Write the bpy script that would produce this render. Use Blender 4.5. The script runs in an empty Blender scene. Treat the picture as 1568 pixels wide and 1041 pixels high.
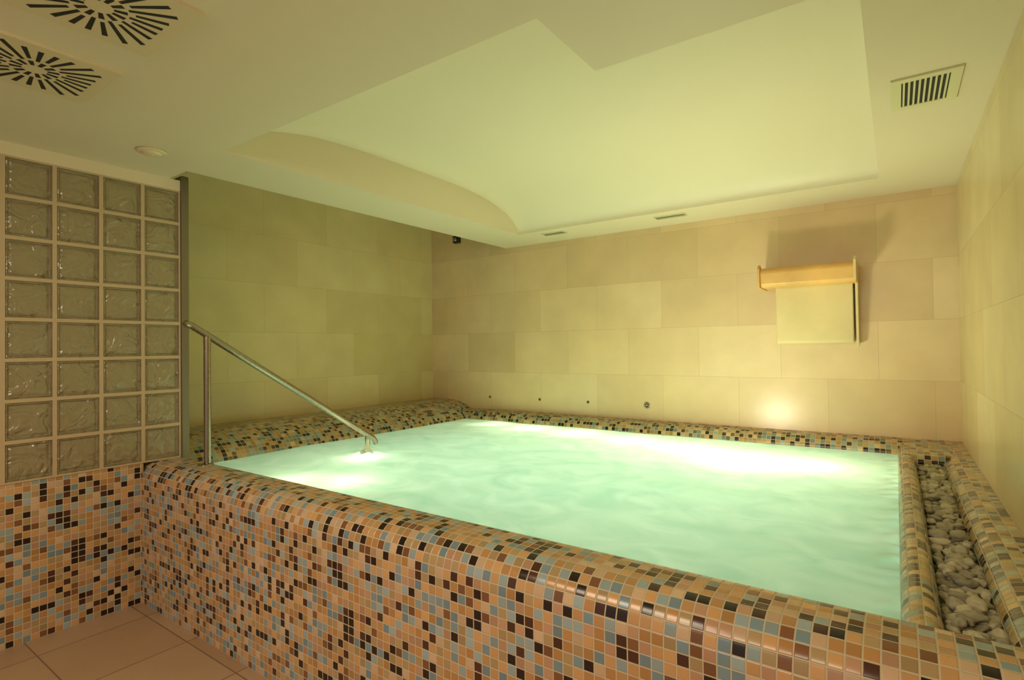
import bpy, bmesh, math, random
from mathutils import Vector, Matrix, noise
random.seed(7)
sc=bpy.context.scene
# ------------------------------------------------------------------ dims
YO=-1.6
XG=-3.469; YF=1.304; G=.197; YG=1.509; ZG=.776
YB=4.524; XR=.336; XL=-4.289; XS=-3.252; ZC=2.415; ZH=2.85
ZW=.67; ZCB=.753
PITCH=.0315
# ------------------------------------------------------------------ materials
def mat(name,col=(.8,.8,.8),rough=.5,metal=0,spec=.5):
    m=bpy.data.materials.new(name); m.use_nodes=True
    b=m.node_tree.nodes['Principled BSDF']
    b.inputs['Base Color'].default_value=(*col,1)
    b.inputs['Roughness'].default_value=rough
    b.inputs['Metallic'].default_value=metal
    b.inputs['Specular IOR Level'].default_value=spec
    return m,m.node_tree,b
def N(t,k,**kw):
    n=t.nodes.new(k)
    for a,v in kw.items(): setattr(n,a,v)
    return n
def L(t,a,b): t.links.new(a,b)
def math_(t,op,a,b=None,c=None):
    n=N(t,'ShaderNodeMath',operation=op)
    for i,v in enumerate((a,b,c)):
        if v is None: continue
        if isinstance(v,(int,float)): n.inputs[i].default_value=v
        else: L(t,v,n.inputs[i])
    return n.outputs[0]
def srgb(r,g,b):
    f=lambda c:(c/255/12.92) if c/255<=.04045 else ((c/255+.055)/1.055)**2.4
    return (f(r),f(g),f(b))

def mosaic(name,pal):
    m,t,b=mat(name,rough=.18)
    uv=N(t,'ShaderNodeUVMap'); sp=N(t,'ShaderNodeSeparateXYZ'); L(t,uv.outputs[0],sp.inputs[0])
    x,y=sp.outputs[0],sp.outputs[1]
    fx=math_(t,'FLOOR',x); fy=math_(t,'FLOOR',y)
    cb=N(t,'ShaderNodeCombineXYZ'); L(t,fx,cb.inputs[0]); L(t,fy,cb.inputs[1])
    wn=N(t,'ShaderNodeTexWhiteNoise',noise_dimensions='2D'); L(t,cb.outputs[0],wn.inputs[0])
    r=N(t,'ShaderNodeValToRGB'); r.color_ramp.interpolation='CONSTANT'
    L(t,wn.outputs['Value'],r.inputs[0])
    e=r.color_ramp.elements
    e[0].position=0; e[0].color=(*srgb(*pal[0][1]),1)
    e[1].position=pal[1][0]; e[1].color=(*srgb(*pal[1][1]),1)
    for p,c in pal[2:]:
        k=e.new(p); k.color=(*srgb(*c),1)
    wn2=N(t,'ShaderNodeTexWhiteNoise',noise_dimensions='3D')
    cb2=N(t,'ShaderNodeCombineXYZ'); L(t,fx,cb2.inputs[0]); L(t,fy,cb2.inputs[1]); cb2.inputs[2].default_value=3.7
    L(t,cb2.outputs[0],wn2.inputs[0])
    mr=N(t,'ShaderNodeMapRange'); L(t,wn2.outputs[0],mr.inputs[0]); mr.inputs[3].default_value=.84; mr.inputs[4].default_value=1.12
    mul=N(t,'ShaderNodeVectorMath',operation='SCALE'); L(t,r.outputs[0],mul.inputs[0]); L(t,mr.outputs[0],mul.inputs['Scale'])
    ax=math_(t,'ABSOLUTE',math_(t,'SUBTRACT',math_(t,'FRACT',x),.5))
    ay=math_(t,'ABSOLUTE',math_(t,'SUBTRACT',math_(t,'FRACT',y),.5))
    mx=math_(t,'MAXIMUM',ax,ay)
    g=N(t,'ShaderNodeMapRange'); L(t,mx,g.inputs[0]); g.inputs[1].default_value=.435; g.inputs[2].default_value=.455
    mix=N(t,'ShaderNodeMix',data_type='RGBA'); L(t,g.outputs[0],mix.inputs[0])
    L(t,mul.outputs[0],mix.inputs[6]); mix.inputs[7].default_value=(*srgb(196,180,152),1)
    L(t,mix.outputs[2],b.inputs['Base Color'])
    rr=N(t,'ShaderNodeMapRange'); L(t,g.outputs[0],rr.inputs[0]); rr.inputs[3].default_value=.16; rr.inputs[4].default_value=.8
    L(t,rr.outputs[0],b.inputs['Roughness'])
    h=N(t,'ShaderNodeMapRange'); L(t,mx,h.inputs[0]); h.inputs[1].default_value=.40; h.inputs[2].default_value=.47
    h.inputs[3].default_value=1; h.inputs[4].default_value=0
    bp=N(t,'ShaderNodeBump'); bp.inputs['Strength'].default_value=.5; bp.inputs['Distance'].default_value=.002
    L(t,h.outputs[0],bp.inputs['Height']); L(t,bp.outputs[0],b.inputs['Normal'])
    return m
M_MOS=mosaic('glass_mosaic',[(0,(198,152,102)),(.14,(182,134,82)),(.27,(200,168,136)),(.38,(172,144,102)),(.48,(184,142,112)),
         (.57,(150,164,166)),(.67,(122,142,150)),(.77,(42,26,20)),(.89,(78,46,32)),(.95,(126,84,54))])
M_MOS2=mosaic('glass_mosaic_inner',[(0,(196,160,104)),(.12,(178,142,84)),(.22,(204,180,136)),(.32,(170,152,100)),(.42,(180,150,110)),
         (.50,(156,172,160)),(.62,(120,142,138)),(.73,(40,34,24)),(.87,(70,58,36)),(.95,(120,92,56))])

def stone(name,c1,c2,w,h,off=.5,rough=.34,mort=.003,mc=None,var=.1,stain=.35):
    m,t,b=mat(name,rough=rough,spec=.5)
    uv=N(t,'ShaderNodeUVMap')
    br=N(t,'ShaderNodeTexBrick'); br.offset=off
    L(t,uv.outputs[0],br.inputs[0])
    br.inputs['Color1'].default_value=(*c1,1); br.inputs['Color2'].default_value=(*c2,1)
    mc=mc or tuple(c*.82 for c in c1)
    br.inputs['Mortar'].default_value=(*mc,1)
    br.inputs['Scale'].default_value=1; br.inputs['Mortar Size'].default_value=mort
    br.inputs['Mortar Smooth'].default_value=.3
    br.inputs['Brick Width'].default_value=w; br.inputs['Row Height'].default_value=h
    no=N(t,'ShaderNodeTexNoise'); L(t,uv.outputs[0],no.inputs[0]); no.inputs['Scale'].default_value=3.0; no.inputs['Detail'].default_value=5; no.inputs['Roughness'].default_value=.55
    mr=N(t,'ShaderNodeMapRange'); L(t,no.outputs[0],mr.inputs[0]); mr.inputs[1].default_value=.1; mr.inputs[2].default_value=.9
    mr.inputs[3].default_value=1-var; mr.inputs[4].default_value=1+var
    mul=N(t,'ShaderNodeVectorMath',operation='SCALE'); L(t,br.outputs[0],mul.inputs[0]); L(t,mr.outputs[0],mul.inputs['Scale'])
    no3=N(t,'ShaderNodeTexNoise'); L(t,uv.outputs[0],no3.inputs[0]); no3.inputs['Scale'].default_value=1.1; no3.inputs['Detail'].default_value=2
    r3=N(t,'ShaderNodeMapRange'); L(t,no3.outputs[0],r3.inputs[0]); r3.inputs[1].default_value=.25; r3.inputs[2].default_value=.85; r3.inputs[4].default_value=stain*2
    mx=N(t,'ShaderNodeMix',data_type='RGBA',blend_type='MULTIPLY'); L(t,r3.outputs[0],mx.inputs[0]); L(t,mul.outputs[0],mx.inputs[6]); mx.inputs[7].default_value=(1,.89,.72,1)
    L(t,mx.outputs[2],b.inputs['Base Color'])
    return m
M_WALL=stone('limestone_wall_tiles',srgb(222,198,158),srgb(208,182,142),.61,.405,mort=.0018,mc=srgb(196,172,132),rough=.28,var=.14)
M_WALLS=stone('limestone_green_cast',srgb(212,196,148),srgb(200,182,132),.61,.405,mort=.0018,mc=srgb(188,172,122),rough=.25,var=.14)  # same limestone, with the green cast of the light mixed into its colours
M_FLOOR=stone('floor_stone_tiles',srgb(180,150,122),srgb(170,138,110),.45,.45,off=.0,rough=.4,mort=.004,mc=srgb(128,104,84))

def ceiling_mat(name,c):
    m,t,b=mat(name,srgb(*c),rough=.45,spec=.3)
    no=N(t,'ShaderNodeTexNoise'); no.inputs['Scale'].default_value=1.2
    tc=N(t,'ShaderNodeTexCoord'); L(t,tc.outputs['Object'],no.inputs[0])
    mr=N(t,'ShaderNodeMapRange'); L(t,no.outputs[0],mr.inputs[0]); mr.inputs[3].default_value=.98; mr.inputs[4].default_value=1.02
    v=N(t,'ShaderNodeVectorMath',operation='SCALE'); v.inputs[0].default_value=srgb(*c); L(t,mr.outputs[0],v.inputs['Scale'])
    L(t,v.outputs[0],b.inputs['Base Color'])
    return m
M_CEIL=ceiling_mat('ceiling_paint',(220,206,176))
M_VAULT=ceiling_mat('vault_tone',(222,211,181))  # slightly paler and greener than the ceiling, so the vault edges stand out
M_WHITE=mat('cream_plastic',srgb(214,198,160),.4)[0]
M_FRAME=mat('vent_frame_paint',srgb(210,204,160),.4)[0]
M_DARK=mat('dark_slot',srgb(22,24,18),.6)[0]
M_BASIN=mat('basin_tiles',srgb(190,215,200),.5)[0]
M_POST=mat('post_anodised',srgb(128,116,96),.45,.6)[0]
M_SPLASH,t_,b_s=mat('white_splash',srgb(240,246,226),.25)
b_s.inputs['Subsurface Weight'].default_value=.6; b_s.inputs['Subsurface Radius'].default_value=(.03,.03,.03)
def steel():
    m,t,b=mat('brushed_steel',srgb(158,146,128),.24,1)
    tc=N(t,'ShaderNodeTexCoord'); no=N(t,'ShaderNodeTexNoise'); no.inputs['Scale'].default_value=60
    L(t,tc.outputs['Object'],no.inputs[0])
    mr=N(t,'ShaderNodeMapRange'); L(t,no.outputs[0],mr.inputs[0]); mr.inputs[3].default_value=.15; mr.inputs[4].default_value=.35
    L(t,mr.outputs[0],b.inputs['Roughness']); return m
M_STEEL=steel()
M_MORT=mat('block_mortar',srgb(188,166,132),.6)[0]
def glass():
    m,t,b=mat('wavy_block_glass',srgb(188,174,136),.08,0,.6)
    tc=N(t,'ShaderNodeTexCoord')
    no=N(t,'ShaderNodeTexNoise'); no.inputs['Scale'].default_value=10; no.inputs['Detail'].default_value=2; no.inputs['Distortion'].default_value=1.5
    L(t,tc.outputs['Object'],no.inputs[0])
    bp=N(t,'ShaderNodeBump'); bp.inputs['Strength'].default_value=.8; bp.inputs['Distance'].default_value=.035
    L(t,no.outputs[0],bp.inputs['Height']); L(t,bp.outputs[0],b.inputs['Normal'])
    b.inputs['Transmission Weight'].default_value=.45
    b.inputs['IOR'].default_value=1.45
    return m
M_GLASS=glass()
def water():
    m=bpy.data.materials.new('milky_pool_water'); m.use_nodes=True; t=m.node_tree
    t.nodes.clear(); out=N(t,'ShaderNodeOutputMaterial')
    tc=N(t,'ShaderNodeTexCoord'); mp=N(t,'ShaderNodeMapping'); mp.inputs['Scale'].default_value=(1.4,1.7,1)
    mp.inputs['Rotation'].default_value=(0,0,.7)
    L(t,tc.outputs['Object'],mp.inputs[0])
    no=N(t,'ShaderNodeTexNoise'); no.inputs['Scale'].default_value=2.4; no.inputs['Detail'].default_value=6; no.inputs['Roughness'].default_value=.48; no.inputs['Distortion'].default_value=1.6
    L(t,mp.outputs[0],no.inputs[0])
    mr=N(t,'ShaderNodeMapRange'); L(t,no.outputs[0],mr.inputs[0]); mr.inputs[1].default_value=.26; mr.inputs[2].default_value=.74
    mix=N(t,'ShaderNodeMix',data_type='RGBA'); L(t,mr.outputs[0],mix.inputs[0])
    mix.inputs[6].default_value=(*srgb(176,219,194),1); mix.inputs[7].default_value=(*srgb(216,243,220),1)
    tr=N(t,'ShaderNodeBsdfTranslucent'); L(t,mix.outputs[2],tr.inputs[0])
    df=N(t,'ShaderNodeBsdfDiffuse'); df.inputs[0].default_value=(*srgb(188,224,202),1)
    m1=N(t,'ShaderNodeMixShader'); m1.inputs[0].default_value=.25; L(t,tr.outputs[0],m1.inputs[1]); L(t,df.outputs[0],m1.inputs[2])
    gl=N(t,'ShaderNodeBsdfGlossy'); gl.inputs['Roughness'].default_value=.3
    bp=N(t,'ShaderNodeBump'); bp.inputs['Strength'].default_value=.15; bp.inputs['Distance'].default_value=.05
    L(t,no.outputs[0],bp.inputs['Height']); L(t,bp.outputs[0],gl.inputs['Normal'])
    fr=N(t,'ShaderNodeFresnel'); fr.inputs[0].default_value=1.15
    m2=N(t,'ShaderNodeMixShader'); L(t,fr.outputs[0],m2.inputs[0]); L(t,m1.outputs[0],m2.inputs[1]); L(t,gl.outputs[0],m2.inputs[2])
    L(t,m2.outputs[0],out.inputs[0]); return m
M_WATER=water()
def pebble_mat():
    m,t,b=mat('river_stone',rough=.8)
    tc=N(t,'ShaderNodeTexCoord'); vo=N(t,'ShaderNodeAttribute'); vo.attribute_name='tint'; vo.attribute_type='GEOMETRY'
    no=N(t,'ShaderNodeTexNoise'); no.inputs['Scale'].default_value=60; no.inputs['Detail'].default_value=6; L(t,tc.outputs['Object'],no.inputs[0])
    s=math_(t,'ADD',math_(t,'MULTIPLY',no.outputs[0],.5),math_(t,'MULTIPLY',vo.outputs['Fac'],.6))
    r=N(t,'ShaderNodeValToRGB'); L(t,s,r.inputs[0])
    r.color_ramp.elements[0].color=(*srgb(104,98,80),1); r.color_ramp.elements[1].color=(*srgb(206,194,162),1)
    L(t,r.outputs[0],b.inputs['Base Color'])
    bp=N(t,'ShaderNodeBump'); bp.inputs['Strength'].default_value=.4; bp.inputs['Distance'].default_value=.005
    L(t,no.outputs[0],bp.inputs['Height']); L(t,bp.outputs[0],b.inputs['Normal'])
    return m
M_PEB=pebble_mat()
M_GOLD=stone('spout_lip_reflected_gold',srgb(220,178,110),srgb(210,164,92),2,2,rough=.45,mort=0,var=.35)  # orange reflected light put into the colour of lip and left cheek
M_SPOUT=stone('spout_body_limestone',srgb(218,202,154),srgb(216,198,150),2,2,rough=.4,mort=0,var=.16)

# ------------------------------------------------------------------ helpers
def link(o,parent=None):
    sc.collection.objects.link(o)
    if parent: o.parent=parent
    return o
def empty(name):
    e=bpy.data.objects.new(name,None); e.empty_display_size=.1; return link(e)
def from_bm(name,bm,m,parent=None,smooth=False):
    me=bpy.data.meshes.new(name); bm.to_mesh(me); bm.free()
    if isinstance(m,(list,tuple)):
        for k in m: me.materials.append(k)
    else: me.materials.append(m)
    if smooth:
        for p in me.polygons: p.use_smooth=True
    return link(bpy.data.objects.new(name,me),parent)
def box_uv(o):
    me=o.data; ul=me.uv_layers.new(name='UVMap')
    for p in me.polygons:
        n=p.normal
        for li in p.loop_indices:
            c=me.vertices[me.loops[li].vertex_index].co
            ul.data[li].uv=(c.y,c.z) if abs(n.x)>.7 else (c.x,c.y+c.z)
def sheet(name,quads,m,uvf=None,parent=None):
    bm=bmesh.new(); ul=bm.loops.layers.uv.new('UVMap')
    for q in quads:
        vs=[bm.verts.new(p) for p in q]
        f=bm.faces.new(vs)
        for l in f.loops:
            if uvf: l[ul].uv=uvf(l.vert.co)
    return from_bm(name,bm,m,parent)
def box(bm,x0,x1,y0,y1,z0,z1,mi=0):
    vs=[bm.verts.new((x,y,z)) for x in (x0,x1) for y in (y0,y1) for z in (z0,z1)]
    for a in ((0,1,3,2),(4,6,7,5),(0,4,5,1),(2,3,7,6),(0,2,6,4),(1,5,7,3)):
        f=bm.faces.new([vs[i] for i in a]); f.material_index=mi
    return vs
def arc(cx,cz,rx,rz,a0,a1,n=8):
    return [(cx+rx*math.cos(math.radians(a0+(a1-a0)*i/n)),cz+rz*math.sin(math.radians(a0+(a1-a0)*i/n))) for i in range(n+1)]
def ribbon(name,prof,axis,s0,s1,m,parent=None,v0=0,caps=True,u0=0):
    bm=bmesh.new(); ul=bm.loops.layers.uv.new('UVMap')
    d=[v0]
    for i in range(1,len(prof)): d.append(d[-1]+math.dist(prof[i],prof[i-1]))
    P=lambda s,p:(s,p[0],p[1]) if axis=='X' else (p[0],s,p[1])
    A=[bm.verts.new(P(s0,p)) for p in prof]; B=[bm.verts.new(P(s1,p)) for p in prof]
    for i in range(len(prof)-1):
        f=bm.faces.new((A[i],B[i],B[i+1],A[i+1])); f.smooth=True
        for l,(s,k) in zip(f.loops,((s0,i),(s1,i),(s1,i+1),(s0,i+1))):
            l[ul].uv=((s-s0+u0)/PITCH,d[k]/PITCH)
    if caps:
        for V in (A,B):
            f=bm.faces.new(V if V is A else V[::-1])
            for l in f.loops:
                c=l.vert.co; l[ul].uv=((c.y if axis=='X' else c.x)/PITCH,c.z/PITCH)
    bmesh.ops.recalc_face_normals(bm,faces=bm.faces)
    return from_bm(name,bm,m,parent)
def lathe(name,prof,m,parent=None,n=28,mtx=None,smooth=True):
    bm=bmesh.new(); rings=[]
    for r,z in prof:
        rings.append([bm.verts.new((max(r,1e-5)*math.cos(2*math.pi*i/n),max(r,1e-5)*math.sin(2*math.pi*i/n),z)) for i in range(n)])
    for a,b in zip(rings,rings[1:]):
        for i in range(n): bm.faces.new((a[i],a[(i+1)%n],b[(i+1)%n],b[i]))
    bmesh.ops.remove_doubles(bm,verts=bm.verts,dist=1e-4)
    bmesh.ops.recalc_face_normals(bm,faces=bm.faces)
    if mtx: bm.transform(mtx)
    return from_bm(name,bm,m,parent,smooth)
def tube(name,pts,r,m,parent=None):
    cu=bpy.data.curves.new(name,'CURVE'); cu.dimensions='3D'; cu.bevel_depth=r; cu.bevel_resolution=6; cu.use_fill_caps=True
    sp=cu.splines.new('POLY'); sp.points.add(len(pts)-1)
    for i,p in enumerate(pts): sp.points[i].co=(*p,1)
    o=bpy.data.objects.new(name,cu); link(o)
    dg=bpy.context.evaluated_depsgraph_get(); me=bpy.data.meshes.new_from_object(o.evaluated_get(dg))
    bpy.data.objects.remove(o); me.materials.clear(); me.materials.append(m)
    for p in me.polygons: p.use_smooth=True
    return link(bpy.data.objects.new(name,me),parent)

# ------------------------------------------------------------------ shell
uvXY=lambda c:(c.x,c.y)
sheet('wall_back',[[(XL,YB,-.6),(XR,YB,-.6),(XR,YB,ZH),(XL,YB,ZH)]],M_WALL,lambda c:(c.x+.1,c.z+.07))
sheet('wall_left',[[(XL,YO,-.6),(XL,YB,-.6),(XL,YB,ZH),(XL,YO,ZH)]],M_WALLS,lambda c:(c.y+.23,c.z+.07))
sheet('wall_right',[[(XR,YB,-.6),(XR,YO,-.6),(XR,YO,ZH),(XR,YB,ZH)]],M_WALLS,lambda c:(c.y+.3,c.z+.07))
sheet('floor',[[(XL,YO,0),(XR,YO,0),(XR,YF+.2,0),(XL,YF+.2,0)]],M_FLOOR,lambda c:(c.x+.12,c.y+.1))
va,vb,y0,y1,xd,ye=-2.771,-.069,1.416,4.047,-.89,1.815
bm=bmesh.new()
def R(x0,x1,ya,yb,z):
    bm.faces.new([bm.verts.new(p) for p in ((x0,ya,z),(x1,ya,z),(x1,yb,z),(x0,yb,z))])
YE=1.45
R(XS,va,YO,YB,ZC);R(va,vb,y1,YB,ZC);R(vb,XR,YO,YB,ZC);R(va,vb,YO,y0,ZC);R(xd,vb,y0,ye,ZC);R(XG-.09,XS,YO,YE,ZC)
R(XL,XS,YO,YB,ZH)
bm.faces.new([bm.verts.new(p) for p in ((XS,YE,ZC),(XS,YB,ZC),(XS,YB,ZH),(XS,YE,ZH))])
bm.faces.new([bm.verts.new(p) for p in ((XG-.09,YE,ZC),(XS,YE,ZC),(XS,YE,ZH),(XG-.09,YE,ZH))])
bm.faces.new([bm.verts.new(p) for p in ((XG-.09,YO,ZC),(XG-.09,YE,ZC),(XG-.09,YE,ZH),(XG-.09,YO,ZH))])
vp=[]
n=40
for i in range(n+1):
    s=-math.cos(math.pi*i/n)
    y=(y0+y1)/2+s*(y1-y0)/2
    z=ZC+.02+.235*max(0,(1-abs(s)**3.6))**.62
    vp.append((y,z))
vp=[(y0,ZC)]+vp+[(y1,ZC)]
A=[bm.verts.new((va,*p)) for p in vp]; B=[bm.verts.new((vb,*p)) for p in vp]
for i in range(len(vp)-1):
    f=bm.faces.new((A[i],B[i],B[i+1],A[i+1])); f.smooth=True; f.material_index=1
bm.faces.new([bm.verts.new(v.co) for v in A]); bm.faces.new([bm.verts.new(v.co) for v in B])
bm.faces.new([bm.verts.new(p) for p in ((xd,y0,ZC),(xd,ye,ZC),(xd,ye,ZC+.05),(xd,y0,ZC+.05))])
from_bm('ceiling',bm,[M_CEIL,M_VAULT])

# ------------------------------------------------------------------ pool
pool=empty('mosaic_hot_tub_pool')
fr=[(YF,0),(YF,.67)]+arc(YF+.10,.67,.10,.107,180,90,10)[1:]+[(YF+.19,.777)]+arc(YF+.19,.707,.07,.07,90,0,6)[1:]+[(YF+.26,-.3)]
ribbon('front_wall',fr,'X',XL,XR,M_MOS,pool,caps=False)
lf=[(XL,.839),(XL+.22,.842)]+arc(XL+.22,.622,.42,.22,90,8,12)[1:]+[(XL+.66,.55),(XL+.66,-.3)]
ribbon('left_ledge',lf,'Y',YF+.05,YB,M_MOS2,pool,caps=False)
bk=[(YB,ZCB+.005),(YB-.08,ZCB)]+arc(YB-.08,ZCB-.085,.10,.085,90,180,8)[1:]+[(YB-.18,-.3)]
ribbon('back_ledge',bk,'X',XL,XR,M_MOS2,pool,caps=False)
X1,X2,X3=-.003,.085,.205
ik=[(X1,-.3),(X1,.69)]+arc(X1+.044,.69,.044,.055,180,0,10)[1:]+[(X2,.6)]
ribbon('channel_kerb',ik,'Y',YF+.15,YB-.1,M_MOS2,pool,caps=False)
ok=[(X3,.6),(X3,.69)]+arc(X3+.075,.69,.075,.063,180,90,8)[1:]+[(XR,.756)]
ribbon('outer_kerb',ok,'Y',YF+.15,YB-.1,M_MOS2,pool,caps=False)
bm=bmesh.new(); box(bm,X2-.02,X3+.02,YF+.2,YB-.1,.55,.64); from_bm('channel_floor',bm,M_BASIN,pool)
eb=[(3.93,.6),(3.93,.70)]+arc(3.97,.70,.04,.05,180,90,6)[1:]+[(YB-.1,.753)]
ribbon('channel_end',eb,'X',X1+.03,XR,M_MOS2,pool,caps=False)
bx0,bx1,by0,by1=XL+.66,X1,YF+.26,YB-.18
sheet('basin',[[(bx0,by0,-.28),(bx1,by0,-.28),(bx1,by1,-.28),(bx0,by1,-.28)]],M_BASIN,uvXY,pool)
bm=bmesh.new()
bmesh.ops.create_grid(bm,x_segments=200,y_segments=150,size=.5)
for v in bm.verts:
    v.co.x=bx0-.08+(v.co.x+.5)*(bx1-bx0+.09); v.co.y=by0-.03+(v.co.y+.5)*(by1-by0+.06)
    p=Vector((v.co.x*1.3,v.co.y*1.8,0)); v.co.z=ZW+.006*noise.noise(p)+.003*noise.noise(p*2.5)
    d=(Vector((v.co.x,v.co.y,0))-Vector((-2.97,2.47,0))).length
    v.co.z+=.02*math.exp(-(d/.11)**2)*(1+.9*noise.noise(p*14))
    e=math.exp(-((v.co.x-X1)/.05)**2)
    v.co.z+=.016*e*max(0,noise.noise(p*9)+.25)
from_bm('pool_water',bm,M_WATER,None,True)
# jet splash beside the lower rail post
bm=bmesh.new()
sx,sy=-2.985,2.49
rings=[]
for k in range(11):
    h=k/10; r=.034*(1-h)**1.8+.008
    rings.append([bm.verts.new((sx-.05*h+r*math.cos(a)*(1+.35*noise.noise(Vector((a*2,h*5,1)))),sy+.05*h+r*math.sin(a)*(1+.35*noise.noise(Vector((a*2,h*5,4)))),ZW+.006+.095*h)) for a in [2*math.pi*i/20 for i in range(20)]])
for a,b in zip(rings,rings[1:]):
    for i in range(20): bm.faces.new((a[i],a[(i+1)%20],b[(i+1)%20],b[i]))
bm.faces.new(rings[-1])
for k in range(30):
    a=random.uniform(0,6.28); d=random.uniform(.02,.08)
    q=bmesh.ops.create_icosphere(bm,subdivisions=1,radius=random.uniform(.002,.005))
    bmesh.ops.translate(bm,verts=q['verts'],vec=(sx+d*math.cos(a),sy+d*math.sin(a),ZW+.025+random.uniform(0,.04)*(1-d/.1)))
from_bm('water_splash',bm,M_SPLASH,None,True)

# pebbles
bm=bmesh.new(); tints=[]
y=YF+.24
base=bmesh.new(); bmesh.ops.create_icosphere(base,subdivisions=3,radius=1)
def pebble(cx,cy,cz,r):
    tt=random.random(); rot=Matrix.Rotation(random.uniform(0,6.28),3,'Z')@Matrix.Rotation(random.uniform(-.6,.6),3,'X')
    sx,sy,sz=r*random.uniform(.8,1.4),r*random.uniform(.7,1.05),r*random.uniform(.5,.8)
    off=Vector((random.uniform(0,99),random.uniform(0,99),0)); mp={}
    for v in base.verts:
        c=v.co*(1+.45*noise.noise(v.co*1.4+off)+.06*noise.noise(v.co*4+off))
        c=rot@Vector((c.x*sx,c.y*sy,c.z*sz)); mp[v.index]=bm.verts.new(c+Vector((cx,cy,cz))); tints.append(tt)
    for f in base.faces: bm.faces.new([mp[v.index] for v in f.verts]).smooth=True
base.verts.ensure_lookup_table()
while y<3.92:
    for k in range(4):
        r=random.uniform(.013,.021)
        pebble(X2+.018+.029*k+random.uniform(-.006,.006),y+random.uniform(-.012,.012),.676+random.uniform(0,.02),r)
    if random.random()<.75:
        pebble(random.uniform(X2+.03,X3-.03),y+.015,.706,random.uniform(.017,.029))
    y+=.030
base.free()
o=from_bm('river_pebbles',bm,M_PEB)
at=o.data.attributes.new('tint','FLOAT','POINT')
for i,tv in enumerate(tints): at.data[i].value=tv

# ------------------------------------------------------------------ partition
part=empty('glass_block_partition')
ribbon('mosaic_base',[(XG,0),(XG,ZG)],'Y',YO,YF+.004,M_MOS,part,caps=False)
bm=bmesh.new(); box(bm,XG-.10,XG-.003,YO,YF+.01,0,ZG-.002); from_bm('base_core',bm,M_MORT,part)
NC=15; NR=8; J=.018
bm=bmesh.new()
Y0=YG-NC*G; Y1=YG
for k in range(NR+1):
    z=ZG+k*G; a=J/2
    box(bm,XG-.085,XG+.004,Y0,Y1,z-(0 if k==0 else a),z+(a if k<NR else 0))
for k in range(NC+1):
    yy=Y1-k*G
    box(bm,XG-.084,XG+.0035,yy-J/2,yy+J/2 if k else yy,ZG+.001,ZG+NR*G-.001)
from_bm('mortar_grid',bm,M_MORT,part)
bm=bmesh.new()
for i in range(NC):
    for j in range(NR):
        cy=Y1-(i+.5)*G; cz=ZG+(j+.5)*G
        h=(G-J)/2
        rings=[]
        for (hh,xx) in ((h,XG-.004),(h-.008,XG-.001),(h-.014,XG-.010),(h-.024,XG-.006),(h-.05,XG-.004)):
            rings.append([bm.verts.new((xx,cy+a*hh,cz+b*hh)) for a,b in ((-1,-1),(1,-1),(1,1),(-1,1))])
        for a,b in zip(rings,rings[1:]):
            for q in range(4): bm.faces.new((a[q],a[(q+1)%4],b[(q+1)%4],b[q]))
        bm.faces.new(rings[-1])
        bk_=[bm.verts.new((XG-.08,cy+a*h,cz+b*h)) for a,b in ((-1,-1),(1,-1),(1,1),(-1,1))]
        for q in range(4): bm.faces.new((bk_[q],bk_[(q+1)%4],rings[0][(q+1)%4],rings[0][q]))
        bm.faces.new(bk_[::-1])
bmesh.ops.recalc_face_normals(bm,faces=bm.faces)
from_bm('glass_blocks',bm,M_GLASS,part)
bm=bmesh.new()
box(bm,XG-.095,XG+.012,YG+.002,YG+.046,.70,ZC+.03)
o=from_bm('steel_post',bm,M_POST,part); b=o.modifiers.new('b','BEVEL'); b.width=.006; b.segments=2
bm=bmesh.new(); box(bm,XG-.09,XG+.004,YO,YG,ZG+NR*G,ZC)
from_bm('header',bm,M_CEIL,part)

# ------------------------------------------------------------------ handrail
rail=empty('pool_handrail')
RX=-3.11; r=.0185
s=(1.487-.786)/(1.49-2.60)
pz=lambda y:1.487+(y-1.49)*s
tube('sloped_rail',[(RX,1.375,pz(1.375)-.02),(RX,1.385,pz(1.385)-.004),(RX,1.41,pz(1.41)),(RX,2.62,pz(2.62)),(RX,2.65,pz(2.65)+.002),(RX,2.67,pz(2.67)-.01),(RX,2.675,pz(2.67)-.03)],r,M_STEEL,rail)
tube('post_upper',[(RX,1.49,.77),(RX,1.49,pz(1.49)-.005)],r*.98,M_STEEL,rail)
tube('post_lower',[(RX,2.60,.0),(RX,2.60,pz(2.60)-.005)],r*.98,M_STEEL,rail)
lathe('base_flange',[(0,0),(.04,0),(.04,.005),(.024,.01),(0,.01)],M_STEEL,rail,mtx=Matrix.Translation((RX,1.478,.774)))

# ------------------------------------------------------------------ waterfall spout on the back wall
sp=empty('waterfall_spout')
YW=YB+.004
def prism_x(bm,prof,xa,xb,mi=0):
    A=[bm.verts.new((xa,*p)) for p in prof]; B=[bm.verts.new((xb,*p)) for p in prof]
    m_=len(prof)
    for i in range(m_): bm.faces.new((A[i],A[(i+1)%m_],B[(i+1)%m_],B[i])).material_index=mi
    bm.faces.new(A[::-1]).material_index=mi; bm.faces.new(B).material_index=mi
def fin(name,m,bw):
    bmesh.ops.recalc_face_normals(bm,faces=bm.faces)
    o=from_bm(name,bm,m,sp); box_uv(o)
    v=o.modifiers.new('b','BEVEL'); v.width=bw; v.segments=3
    return o
bm=bmesh.new()
prism_x(bm,[(YW,1.41),(YB-.07,1.40),(YB-.09,1.415),(YB-.11,1.82),(YB-.10,1.9),(YW,1.9)],-.722,-.235)
fin('body',M_SPOUT,.008)
bm=bmesh.new()
lip=[(YW,1.935),(YB-.14,1.945),(YB-.23,1.95),(YB-.262,1.94),(YB-.276,1.915),(YB-.268,1.83),(YB-.245,1.812),(YW,1.812)]
prism_x(bm,lip,-.80,-.205)
fin('spout_lip',M_GOLD,.010)
bm=bmesh.new()
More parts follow.
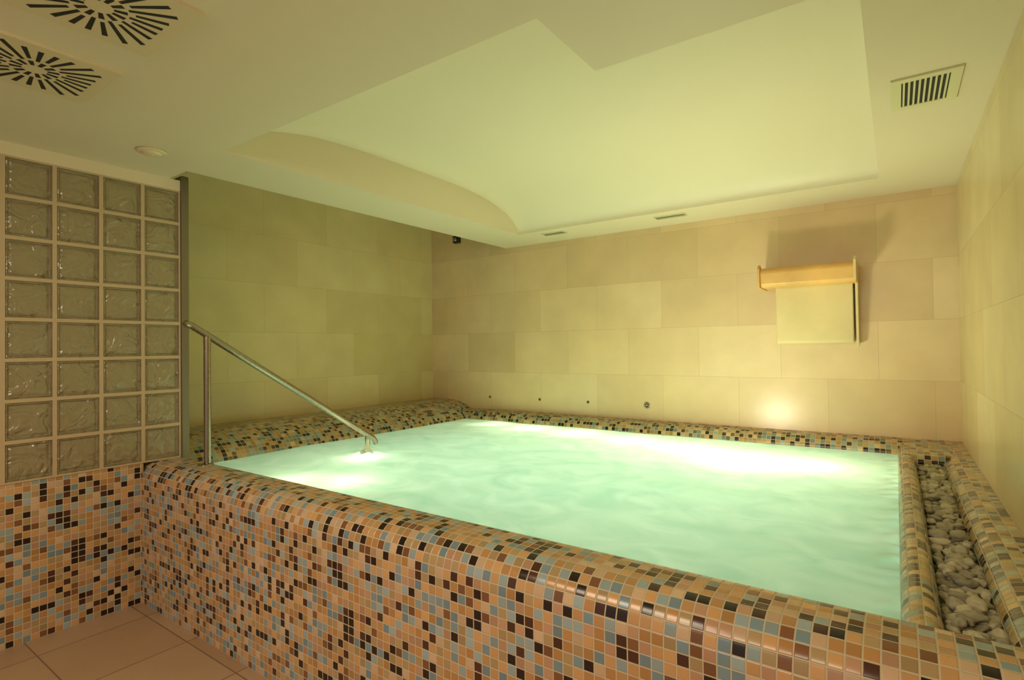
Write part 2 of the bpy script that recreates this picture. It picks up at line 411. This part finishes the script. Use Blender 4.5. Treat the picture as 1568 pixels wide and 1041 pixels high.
prism_x(bm,[(YW,1.40),(YB-.08,1.375),(YB-.13,1.815),(YB-.285,1.82),(YB-.288,1.955),(YB-.25,1.985),(YB-.2,1.955),(YW,1.945)],-.222,-.206)
fin('side_cheek_right',M_SPOUT,.003)
bm=bmesh.new()
prism_x(bm,[(YW,1.806),(YB-.285,1.806),(YB-.288,1.945),(YB-.25,1.975),(YB-.2,1.95),(YW,1.94)],-.812,-.796)
fin('side_cheek_left',M_GOLD,.003)

for i,(x,rr) in enumerate(((-3.475,.014),(-2.862,.014),(-2.335,.014),(-1.768,.027))):
    e=empty('massage_jet_nozzle')
    mt=Matrix.Translation((x,YB,.886))@Matrix.Rotation(math.pi/2,4,'X')
    lathe('bezel',[(rr*.5,.0),(rr*.5,.004),(rr*.7,.008),(rr,.005),(rr*1.02,0)],M_STEEL,e,mtx=mt)
    lathe('bore',[(0,.003),(rr*.5,.003),(rr*.5,0)],M_DARK,e,mtx=mt)
    if i==3: lathe('eyeball',[(0,.012),(rr*.22,.01),(rr*.3,.003)],M_WHITE,e,mtx=mt)

# ------------------------------------------------------------------ ceiling items
def louvre(name,x0,x1,y0,y1,fr,ns,axis):
    e=empty(name)
    z=ZC
    bm=bmesh.new()
    box(bm,x0,x1,y0,y0+fr,z-.008,z);box(bm,x0,x1,y1-fr,y1,z-.008,z)
    box(bm,x0,x0+fr,y0+fr,y1-fr,z-.008,z);box(bm,x1-fr,x1,y0+fr,y1-fr,z-.008,z)
    from_bm('frame',bm,M_FRAME,e)
    bm=bmesh.new(); box(bm,x0+fr*.9,x1-fr*.9,y0+fr*.9,y1-fr*.9,z-.003,z-.0005); from_bm('shadow_box',bm,M_DARK,e)
    bm=bmesh.new()
    for i in range(ns):
        if axis=='Y':
            w=(x1-x0-2*fr)/ns; c=x0+fr+w*(i+.5); box(bm,c-w*.2,c+w*.2,y0+fr,y1-fr,z-.007,z-.003)
        else:
            w=(y1-y0-2*fr)/ns; c=y0+fr+w*(i+.5); box(bm,x0+fr,x1-fr,c-w*.07,c+w*.07,z-.007,z-.003)
    from_bm('slats',bm,M_FRAME,e)
louvre('ceiling_air_vent',0.0,.222,2.57,2.90,.035,9,'Y')
louvre('ceiling_slot_vent',-2.585,-2.365,4.14,4.23,.005,2,'X')
louvre('ceiling_slot_vent',-1.55,-1.31,4.155,4.245,.005,2,'X')

def swirl(cx,cy):
    e=empty('swirl_air_diffuser')
    bm=bmesh.new(); box(bm,cx-.20,cx+.20,cy-.20,cy+.20,ZC-.010,ZC+.002)
    o=from_bm('plate',bm,M_WHITE,e)
    bm=bmesh.new(); n=24
    for i in range(n):
        a=2*math.pi*(i+.5)/n; c,s=math.cos(a),math.sin(a)
        ro=.162/max(abs(c),abs(s))
        if i%2: segs=[(.074,ro*.98)]
        else: segs=[(.035,.068),(.088,ro*.98)]
        for ri,ro_ in segs:
            w=.0076
            z=ZC-.0108
            q=[(ri,-w*.7),(ro_,-w),(ro_,w),(ri,w*.7)]
            vs=[bm.verts.new((cx+c*p-s*k,cy+s*p+c*k,z)) for p,k in q]+[bm.verts.new((cx+c*p-s*k,cy+s*p+c*k,z+.004)) for p,k in q]
            bm.faces.new(vs[:4]); bm.faces.new(vs[4:][::-1])
            for k in range(4): bm.faces.new((vs[k],vs[(k+1)%4],vs[4+(k+1)%4],vs[4+k]))
    from_bm('slots',bm,M_DARK,e)
swirl(-2.478,.60); swirl(-1.877,.60)
sd=empty('smoke_detector')
lathe('base_ring',[(0,0),(.066,0),(.066,-.008),(.058,-.012),(0,-.012)],M_WHITE,sd,mtx=Matrix.Translation((-3.06,1.20,ZC)))
lathe('dome',[(.045,-.01),(.043,-.017),(.03,-.023),(0,-.025)],M_WHITE,sd,mtx=Matrix.Translation((-3.06,1.20,ZC)))
ws=empty('wall_sensor')
bm=bmesh.new(); box(bm,-3.93,-3.85,YB-.05,YB,2.54,2.62)
o=from_bm('housing',bm,M_DARK,ws); b=o.modifiers.new('b','BEVEL'); b.width=.01; b.segments=3
lathe('lens',[(.022,0),(.022,.012),(.012,.018),(0,.019)],M_STEEL,ws,mtx=Matrix.Translation((-3.89,YB-.05,2.575))@Matrix.Rotation(math.pi/2,4,'X'))

# ------------------------------------------------------------------ lights
def area(name,loc,rot,sx,sy,p,col,spread=180):
    l=bpy.data.lights.new(name,'AREA'); l.shape='RECTANGLE'; l.size=sx; l.size_y=sy; l.energy=p; l.color=col; l.spread=math.radians(spread)
    o=bpy.data.objects.new(name,l); o.location=loc; o.rotation_euler=rot; return link(o)
def point(name,loc,p,col,r=.08):
    l=bpy.data.lights.new(name,'POINT'); l.energy=p; l.color=col; l.shadow_soft_size=r
    o=bpy.data.objects.new(name,l); o.location=loc; return link(o)
WRM=(1,.83,.61); YEL=(1,.93,.66)
area('basin_glow_fill',((bx0+bx1)/2,(by0+by1)/2,-.2),(math.pi,0,0),3.3,2.5,34,(.89,1,.90))  # wide panel added below the water for an even glow
for i,(x,y,p,d) in enumerate(((-3.15,4.16,4,.18),(-2.7,4.1,7,.18),(-2.2,4.08,5.5,.18),(-1.7,3.98,6.5,.18),(-1.25,3.86,8,.19),(-.85,3.66,13,.2),(-.45,3.70,7,.2),(-2.8,1.80,2.6,.15),(-2.5,1.95,3,.16),(-2.92,2.43,3,.13))):
    point('underwater_lamp',(x,y,ZW-d),p,YEL,.06)  # the last one is added to brighten the foam by the rail post
area('ceiling_fill_panel',((bx0+bx1)/2-.2,(by0+by1)/2+.2,ZW+.04),(math.pi,0,0),2.6,1.6,4.4,(1,.92,.66))  # unseen panel added just above the water to brighten the ceiling
o=area('spout_shadow_fill',(-.95,3.25,ZW+.06),(0,0,0),.2,.15,13,(1,.88,.66))  # unseen light added over the water to throw the spout's shadow upward
o.rotation_euler=Vector((.22,.45,1)).to_track_quat('-Z','Y').to_euler()
l=bpy.data.lights.new('wall_highlight_spot','SPOT'); l.energy=1.8; l.color=YEL; l.spot_size=math.radians(8); l.spot_blend=1; l.shadow_soft_size=.01  # unseen spot added to imitate a reflected highlight on the back wall
o=bpy.data.objects.new('wall_highlight_spot',l); o.location=(-.95,3.55,.80); link(o)
d=Vector((-.61,YB,.90))-o.location; o.rotation_euler=d.to_track_quat('-Z','Y').to_euler()
area('ceiling_lamp_entrance',(-1.6,-.6,ZC-.03),(0,0,0),1.2,.6,30,WRM)
area('room_fill_warm',(-.9,-1.2,2.2),(math.radians(56),0,math.radians(8)),1.4,.5,20,(1,.86,.66))  # soft warm fill added behind the camera, tilted into the room
w=bpy.data.worlds.new('World'); sc.world=w; w.use_nodes=True
w.node_tree.nodes['Background'].inputs[0].default_value=(1,.88,.74,1); w.node_tree.nodes['Background'].inputs[1].default_value=.40

# ------------------------------------------------------------------ camera
a=math.radians(35.166);b_=math.radians(.769);c_=math.radians(-.692)
fw=Vector((-math.sin(a)*math.cos(b_),math.cos(a)*math.cos(b_),math.sin(b_)))
r_=Vector((math.cos(a),math.sin(a),0)); u_=r_.cross(fw)
r2=r_*math.cos(c_)+u_*math.sin(c_); u2=-r_*math.sin(c_)+u_*math.cos(c_)
cam=bpy.data.cameras.new('camera'); co=bpy.data.objects.new('camera',cam); link(co)
co.matrix_world=Matrix(((r2.x,u2.x,-fw.x,0),(r2.y,u2.y,-fw.y,0),(r2.z,u2.z,-fw.z,1.4),(0,0,0,1)))
cam.lens=36*834.362/1568; cam.sensor_width=36; cam.clip_start=.02
sc.camera=co
sc.view_settings.view_transform='Standard'; sc.view_settings.look='None'
